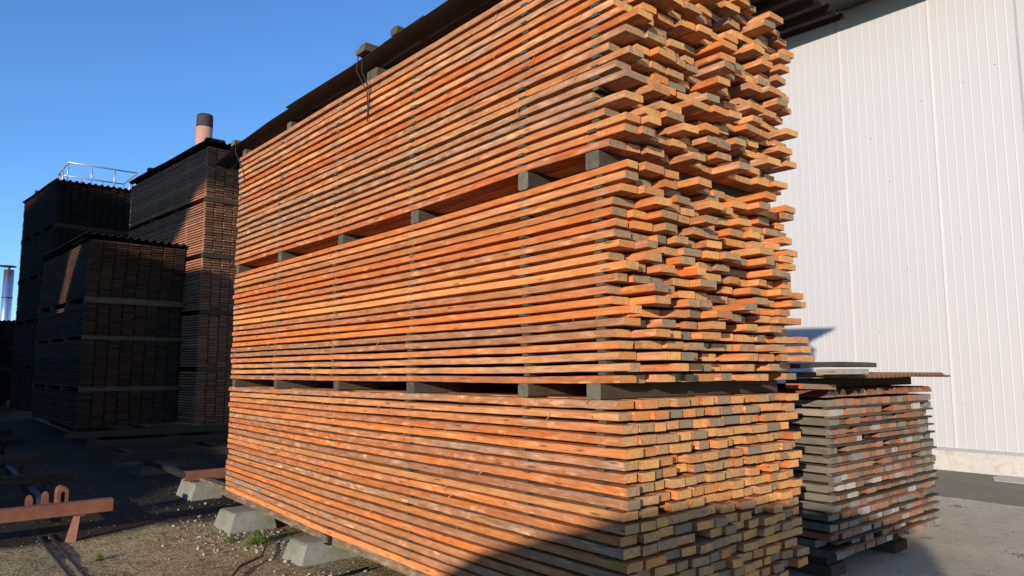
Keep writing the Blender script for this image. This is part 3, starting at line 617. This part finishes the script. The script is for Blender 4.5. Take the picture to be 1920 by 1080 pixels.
mb = MB(); mb.loft([[(4.7, 2.5, 1.455), (4.7, 2.62, 1.455), (4.7, 2.62, 1.49), (4.7, 2.5, 1.49)], [(5.18, 2.5, 1.44), (5.25, 2.62, 1.44), (5.25, 2.62, 1.475), (5.18, 2.5, 1.475)]][::-1], .1, .1)
tag(mb.build('loose_plank', OLDWOOD, origin=(4.7, 2.5, 1.44)), 'reddish plank with pointed end just under the rusty roof corner', 'plank')

# ------------------------------------------------------------------ far stacks in the shade
def far_stack(x, y, rz, wid, ln, packs, lab, m_, roof, nb, pitch=.056, th=.036, roof_m=DARKSHEET, droop=0.0, rtilt=0.0, spread=.03, dense=True):
    e_ = empty('lumber_stack', (x, y, 0), lab, 'lumber stack', 'far stacks of dark lumber', R(rz))
    for (z0, z1) in packs:
        mb = MB(); n = int((z1 - z0) / pitch)
        for i in range(n):
            z = z0 + i * (z1 - z0) / n; xx = rng.uniform(-.004, .004); ws = [rng.uniform(.8, 1.2) for _ in range(nb)]; s_ = wid / sum(ws)
            yj = rng.gauss(0, .012); xj = -droop * math.sin(max(0, (z - 3.2)) * 1.1)
            for c in range(nb):
                wd = ws[c] * s_ if not dense else wid / nb
                y0 = rng.gauss(0, spread); g_ = .035 if dense else .01
                mb.box(xx - xj, xx - xj + wd - g_ + rng.uniform(-.004, .004), y0, ln + rng.gauss(0, .02), z, z + th * rng.uniform(.85, 1.05), rng.random(), rng.random()); xx += wd
            for yy in np.linspace(.05, ln - .1, 6):
                mb.box(rng.uniform(-.02, .01) - xj, wid - .01 - xj, yy, yy + .05, z + th + .0005, z + (z1 - z0) / n - .0005, .2, .3)
        mb.build('board_pack', m_, e_)
    for (z0, z1), (z2, z3) in zip(packs[:-1], packs[1:]):
        zt = z0 + (z1 - z0) 
        for yy in (0.0, ln * .33, ln * .66, ln - .12):
            mb = MB(); mb.box(-.02, wid + .02, yy - (.03 if yy == 0 else 0), yy + .1, zt - .012, z2 - .001, None, .8); mb.build('bearer', BANDW if m_ is STACKW else DARKBEAM, e_)
    if roof:
        zr = packs[-1][1] + .06; mb = MB()
        corr_sheet(mb, -.07, wid + .08, -.12, ln + .15, lambda a, b_: zr + rtilt * (wid - a) + .01 * math.sin(b_ * 2), .16, .028, ny=6)
        mb.build('roof_sheet', roof_m, e_)
    return e_
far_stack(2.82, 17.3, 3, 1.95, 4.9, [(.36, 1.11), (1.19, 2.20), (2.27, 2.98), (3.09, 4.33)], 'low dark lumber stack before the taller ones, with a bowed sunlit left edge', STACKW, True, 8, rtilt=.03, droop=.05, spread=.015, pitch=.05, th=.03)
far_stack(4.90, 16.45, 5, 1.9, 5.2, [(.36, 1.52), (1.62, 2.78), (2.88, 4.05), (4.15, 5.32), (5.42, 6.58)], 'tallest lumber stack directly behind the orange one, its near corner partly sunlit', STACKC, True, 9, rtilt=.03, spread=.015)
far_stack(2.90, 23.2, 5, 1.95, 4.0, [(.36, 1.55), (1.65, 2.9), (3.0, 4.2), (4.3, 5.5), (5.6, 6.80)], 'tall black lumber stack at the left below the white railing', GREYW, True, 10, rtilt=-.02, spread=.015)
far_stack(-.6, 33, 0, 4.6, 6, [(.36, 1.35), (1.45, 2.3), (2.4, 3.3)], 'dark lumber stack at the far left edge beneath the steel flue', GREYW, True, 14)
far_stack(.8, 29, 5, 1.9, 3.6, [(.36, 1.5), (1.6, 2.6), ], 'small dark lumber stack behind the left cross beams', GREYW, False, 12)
far_stack(-4.4, 11.5, 0, 2.0, 6.5, [(.3, 1.5), (1.6, 2.8), (2.9, 4.1)], 'added unseen dark lumber stack blocking skylight left of the empty cross beams, nearer one', GREYW, False, 8)  # stack out of view, added to keep skylight off the shaded yard
far_stack(-4.4, 19.0, 0, 2.0, 6.5, [(.3, 1.5), (1.6, 2.8), (2.9, 4.1)], 'added unseen dark lumber stack blocking skylight left of the empty cross beams, farther one', GREYW, False, 8)  # second added stack out of view, same purpose
# weight blocks on far roofs
for (x, y, z, lab) in [(4.62, 20.0, 6.68, 'dark block on the roof edge of the tallest far stack'), (2.80, 25.6, 6.86, 'dark block on the roof edge of the left black stack'), (5.02, 16.6, 6.72, 'dark block on the near roof corner of the tallest far stack')]:
    mb = MB(); mb.box(x - .15, x + .25, y - .1, y + .1, z, z + .07, None, .2, ch=.008); tag(mb.build('weight_block', DARKBEAM, origin=(x, y, z)), lab, 'timber block', 'blocks on the far roofs')

# chimney, silo with railing, steel flue, brown building
ch = empty('chimney', (13.1, 45, 0), 'round terracotta chimney with a sooty black top behind the tallest far stack', 'chimney')
mb = MB(); mb.tube([(0, 0, 0), (0, 0, 8), (0, 0, 16.28)], [.60, .54, .47], 28); mb.build('shaft', TERRA, ch)
mb = MB(); rings = [[(r_ * math.cos(a_), r_ * math.sin(a_), z) for a_ in np.linspace(0, 2 * math.pi, 28, endpoint=False)] for r_, z in ((.475, 16.285), (.485, 16.3), (.47, 17.05), (.42, 17.1), (.40, 16.4))]
mb.loft(rings, smooth=True); mb.build('cap', SOOT, ch)
si = empty('silo_platform', (8.1, 60, 0), 'steel platform with a thin white railing rising behind the left black stack', 'platform')
mb = MB(); mb.box(.2, 4.3, .2, 4.2, 0, 14.9); mb.build('tower', BRICK, si)
mb = MB(); mb.box(-.1, 4.65, -.1, 4.5, 14.91, 15.0); mb.build('deck', GALV, si)
for (a, b_) in [((0, 0), (4.55, 0)), ((0, 4.4), (4.55, 4.4)), ((0, 0), (0, 4.4)), ((4.55, 0), (4.55, 4.4))]:
    mb = MB(); mb.tube([(*a, 16.52), (*b_, 16.52)], .055, 8); mb.build('hand_rail', GALV, si)
for q in [(0, 0), (1.52, 0), (3.04, 0), (4.55, 0), (0, 4.4), (1.52, 4.4), (3.04, 4.4), (4.55, 4.4), (0, 2.2), (4.55, 2.2)]:
    mb = MB(); mb.tube([(*q, 15.0), (*q, 16.5)], .05, 8); mb.build('post', GALV, si)
mb = MB(); mb.box(1.35, 2.0, 3.6, 4.1, 15.005, 15.75); mb.build('equipment_box', CLAD, si)
fl = empty('steel_flue', (4.25, 50.5, 0), 'shiny cylindrical steel flue at the left edge of the yard', 'flue')
mb = MB(); mb.tube([(0, 0, 0), (0, 0, 7.25)], .26, 24); mb.build('pipe', FLUE, fl)
mb = MB(); mb.tube([(-.1, 0, 7.42), (-.1, 0, 7.47)], .45, 20); mb.tube([(0, 0, 7.25), (0, 0, 7.5)], .06, 8); mb.build('rain_cap', BLACKSHEET, fl)
for z in (4.2, 5.6):
    mb = MB(); mb.tube([(0, 0, z), (0, 0, z + .05)], .28, 24); mb.build('band', BLACKSHEET, fl)
bb = empty('brown_building', (0, 62, 0), 'low brown building at the far left edge behind the flue', 'building')
mb = MB(); mb.box(-14, 4.6, 0, 8, 0, 4.5); mb.build('wall', BRICK, bb)
mb = MB(); mb.box(-14.3, 4.8, -.3, 8.3, 4.51, 4.75); mb.build('roof', BLACKSHEET, bb)

# ------------------------------------------------------------------ unseen bodies added left of and behind the camera to shade the yard
HD = Vector((7.58, 3.8, 0)).normalized(); UD = Vector((-HD.y, HD.x, 0)); TAN = math.tan(R(SUN_EL))
def shade_body(name, lab, cat, poly, h, thick, m_):
    """solid body standing across the sun's path; outline given in metres across / height seen along the sun"""
    mb = MB(); n = len(poly)
    def P(u, v, hh): return (UD.x * u + HD.x * hh, UD.y * u + HD.y * hh, max(-.2, v - TAN * hh))
    vs = [P(u, v, h) for u, v in poly] + [P(u, v, h + thick) for u, v in poly]
    mb.add(vs, [tuple(range(n)), tuple(range(2 * n - 1, n - 1, -1))] + [(i, n + i, n + (i + 1) % n, (i + 1) % n) for i in range(n)])
    tag(mb.build(name, m_), lab, cat)
shade_body('near_shade_caster', 'added unseen heap standing behind the camera', 'occluder', [(-.82, -9), (-.81, 1.37), (-.79, 1.62), (-.6, 1.73), (-.3, 1.79), (0, 1.80), (.38, 1.77), (.64, 1.72), (.9, 1.64), (1.2, 1.54), (1.53, 1.45), (1.97, 1.33), (2.27, 1.18), (2.7, .9), (3.0, -9)], -6.0, .6, BLACKSHEET)  # unseen body, added and outlined to cast the domed near shadow
shade_body('left_shade_caster', 'added unseen shed wall standing left of the camera', 'blocker', [(7.8, -9), (7.8, 1.35), (8.6, 1.75), (9.6, 3.2), (10.9, 5.62), (12.3, 6.2), (14.0, 6.45), (14.8, 6.85), (15.5, 6.1), (15.95, 5.4), (16.3, 4.8), (19, 4.8), (19, -9)], -9.0, .5, GREYW)  # unseen slab, added and cut to the lower edge of the sunlit patches
shade_body('far_shade_caster', 'taller added unseen shed with a notched outline standing far left of the camera', 'blocker', [(16.9, -12), (16.85, 5.0), (16.45, 5.5), (16.1, 6.4), (15.5, 6.95), (14.5, 7.0), (13.6, 7.5), (13.1, 8.1), (11.8, 8.2), (11.8, 9.3), (14, 9.6), (45, 9.6), (45, -12)], -22.0, .6, GREYW)  # unseen slab added to bound the sunlit patches from above

# ------------------------------------------------------------------ pebbles, weeds
mb = MB(); ico = []
ph = (1 + 5 ** .5) / 2
IV = [Vector(v_).normalized() for v_ in [(-1, ph, 0), (1, ph, 0), (-1, -ph, 0), (1, -ph, 0), (0, -1, ph), (0, 1, ph), (0, -1, -ph), (0, 1, -ph), (ph, 0, -1), (ph, 0, 1), (-ph, 0, -1), (-ph, 0, 1)]]
IF = [(0, 11, 5), (0, 5, 1), (0, 1, 7), (0, 7, 10), (0, 10, 11), (1, 5, 9), (5, 11, 4), (11, 10, 2), (10, 7, 6), (7, 1, 8), (3, 9, 4), (3, 4, 2), (3, 2, 6), (3, 6, 8), (3, 8, 9), (4, 9, 5), (2, 4, 11), (6, 2, 10), (8, 6, 7), (9, 8, 1)]
def gz(x, y): return .022 * mn.noise(Vector((x * 1.1, y * 1.1, 0))) + .010 * mn.noise(Vector((x * 5, y * 5, 3)))
def pebble(b, x, y, s_):
    a = rng.uniform(0, 6.3); sx, sy, sz = s_ * rng.uniform(.8, 1.4), s_ * rng.uniform(.7, 1.1), s_ * rng.uniform(.45, .8); ca, sa = math.cos(a), math.sin(a); z = gz(x, y) + sz * .5
    vs = []
    for v_ in IV:
        q = v_ * rng.uniform(.85, 1.12); X_, Y_ = q.x * sx, q.y * sy; vs.append((x + X_ * ca - Y_ * sa, y + X_ * sa + Y_ * ca, z + q.z * sz))
    b.add(vs, IF, rng.random(), smooth=True)
pale = MB(); dk = MB()
for _ in range(520):
    y = rng.choice([rng.gauss(6.9, .35), rng.gauss(7.1, .5), rng.gauss(5.0, .4), rng.uniform(4, 9)]); x = 2.6 + rng.gauss(0, .22) - abs(rng.gauss(0, .12))
    if (5.68 < y < 6.12 and x > 2.54) or (7.2 < y < 7.75 and x > 2.48): continue
    pebble(pale if rng.random() < .6 else dk, x, y, rng.choice([.006, .008, .011, .017]) * rng.uniform(.7, 1.3))
for _ in range(1500):
    x = rng.uniform(-1, 4.3); y = rng.uniform(4, 14); pebble(pale if rng.random() < .25 else dk, x, y, rng.uniform(.003, .008))
for _ in range(160):
    pebble(pale, rng.uniform(5, 11), rng.uniform(-1, 4), rng.uniform(.003, .008))
PALEPEB = concrete('pale_pebble', (.50, .45, .38), (.30, .27, .22), (.62, .58, .54), None, 3)
tag(pale.build('pale_pebbles', PALEPEB), 'scattered pale pebbles along the footing blocks', 'pebbles', kind='stuff')
tag(dk.build('gravel', PEB), 'dark gravel and stones scattered over the yard dirt', 'gravel', kind='stuff')
def weed(x, y, n, h_, lab):
    mb = MB()
    for _ in range(n):
        a = rng.uniform(0, 6.3); r_ = abs(rng.gauss(0, .5)) * h_; z = gz(x, y) + rng.uniform(.1, 1) * h_ * max(.2, 1 - r_ / h_ * .6)
        c = Vector((x + r_ * math.cos(a), y + r_ * math.sin(a), z)); d = Vector((math.cos(a), math.sin(a), rng.uniform(-.3, .6))).normalized() * rng.uniform(.010, .022)
        s_ = d.cross(Vector((rng.uniform(-.3, .3), rng.uniform(-.3, .3), 1))).normalized() * d.length * .45
        mb.add([c - d * .6, c + s_, c + d, c - s_], [(0, 1, 2, 3)])
        if True: mb.tube([(x, y, gz(x, y)), tuple(c)], .0012, 4)
    tag(mb.build('weed', LEAF, origin=(x, y, 0)), lab, 'weed', 'green weeds')
weed(2.56, 6.65, 520, .13, 'bright green leafy weed between the two footing blocks')
weed(2.40, 6.85, 120, .06, 'small sparse weed left of the larger one')
weed(1.35, 6.95, 90, .06, 'low green weed beside the sunken rail')
LITM = metal_sheet('dead_leaf', (.10, .07, .04), (.16, .11, .06), (.06, .045, .03), .9, 0, 30)
def litter(name, lab, region, count, size, z0f):
    mb = MB()
    for _ in range(count):
        x, y = region(); a = rng.uniform(0, 6.3); L = rng.uniform(*size); W = L * rng.uniform(.25, .7); z = z0f(x, y) + .003
        ca, sa = math.cos(a), math.sin(a); t = rng.uniform(.1, .5) * L
        mb.add([(x - ca * L, y - sa * L, z), (x + sa * W, y - ca * W, z + t * .4), (x + ca * L, y + sa * L, z + t), (x - sa * W, y + ca * W, z + t * .3)], [(0, 1, 2, 3)], rng.random())
    tag(mb.build(name, LITM), lab, 'debris', kind='stuff')
def reg_r():
    if rng.random() < .5: c = rng.choice([(8.1, 3.0), (9.4, 3.2), (7.4, 2.0), (8.6, 1.9), (9.7, 2.6)]); return c[0] + rng.gauss(0, .05), c[1] + rng.gauss(0, .05)
    return rng.uniform(5, 9.8), rng.uniform(-1, 6)
litter('leaf_litter', 'dead leaves and grit scattered on the pale pavement', reg_r, 420, (.006, .018), lambda x, y: .006)
litter('bark_litter', 'bark chips and splinters scattered over the yard dirt', lambda: (rng.uniform(-.5, 4.4), rng.uniform(4, 13)), 1600, (.006, .03), gz)
# dark twigs and old cable on the dirt
for pts, lab in [([(1.9, 5.5, .03), (2.15, 5.9, .035), (2.4, 6.1, .03), (2.6, 6.5, .04)], 'dark twisted twig lying on the dirt left of the near block'),
                 ([(2.35, 4.95, .03), (2.6, 5.15, .03), (2.9, 5.2, .035)], 'dark stick lying right of the near footing block')]:
    mb = MB(); mb.tube(pts, [.014, .011, .009, .004][:len(pts)], 6); tag(mb.build('twig', SPACER, origin=pts[0]), lab, 'twig', 'twigs on the dirt')
print('individual boards', ind, 'spacers', n_sp, 'objects', len(bpy.data.objects))
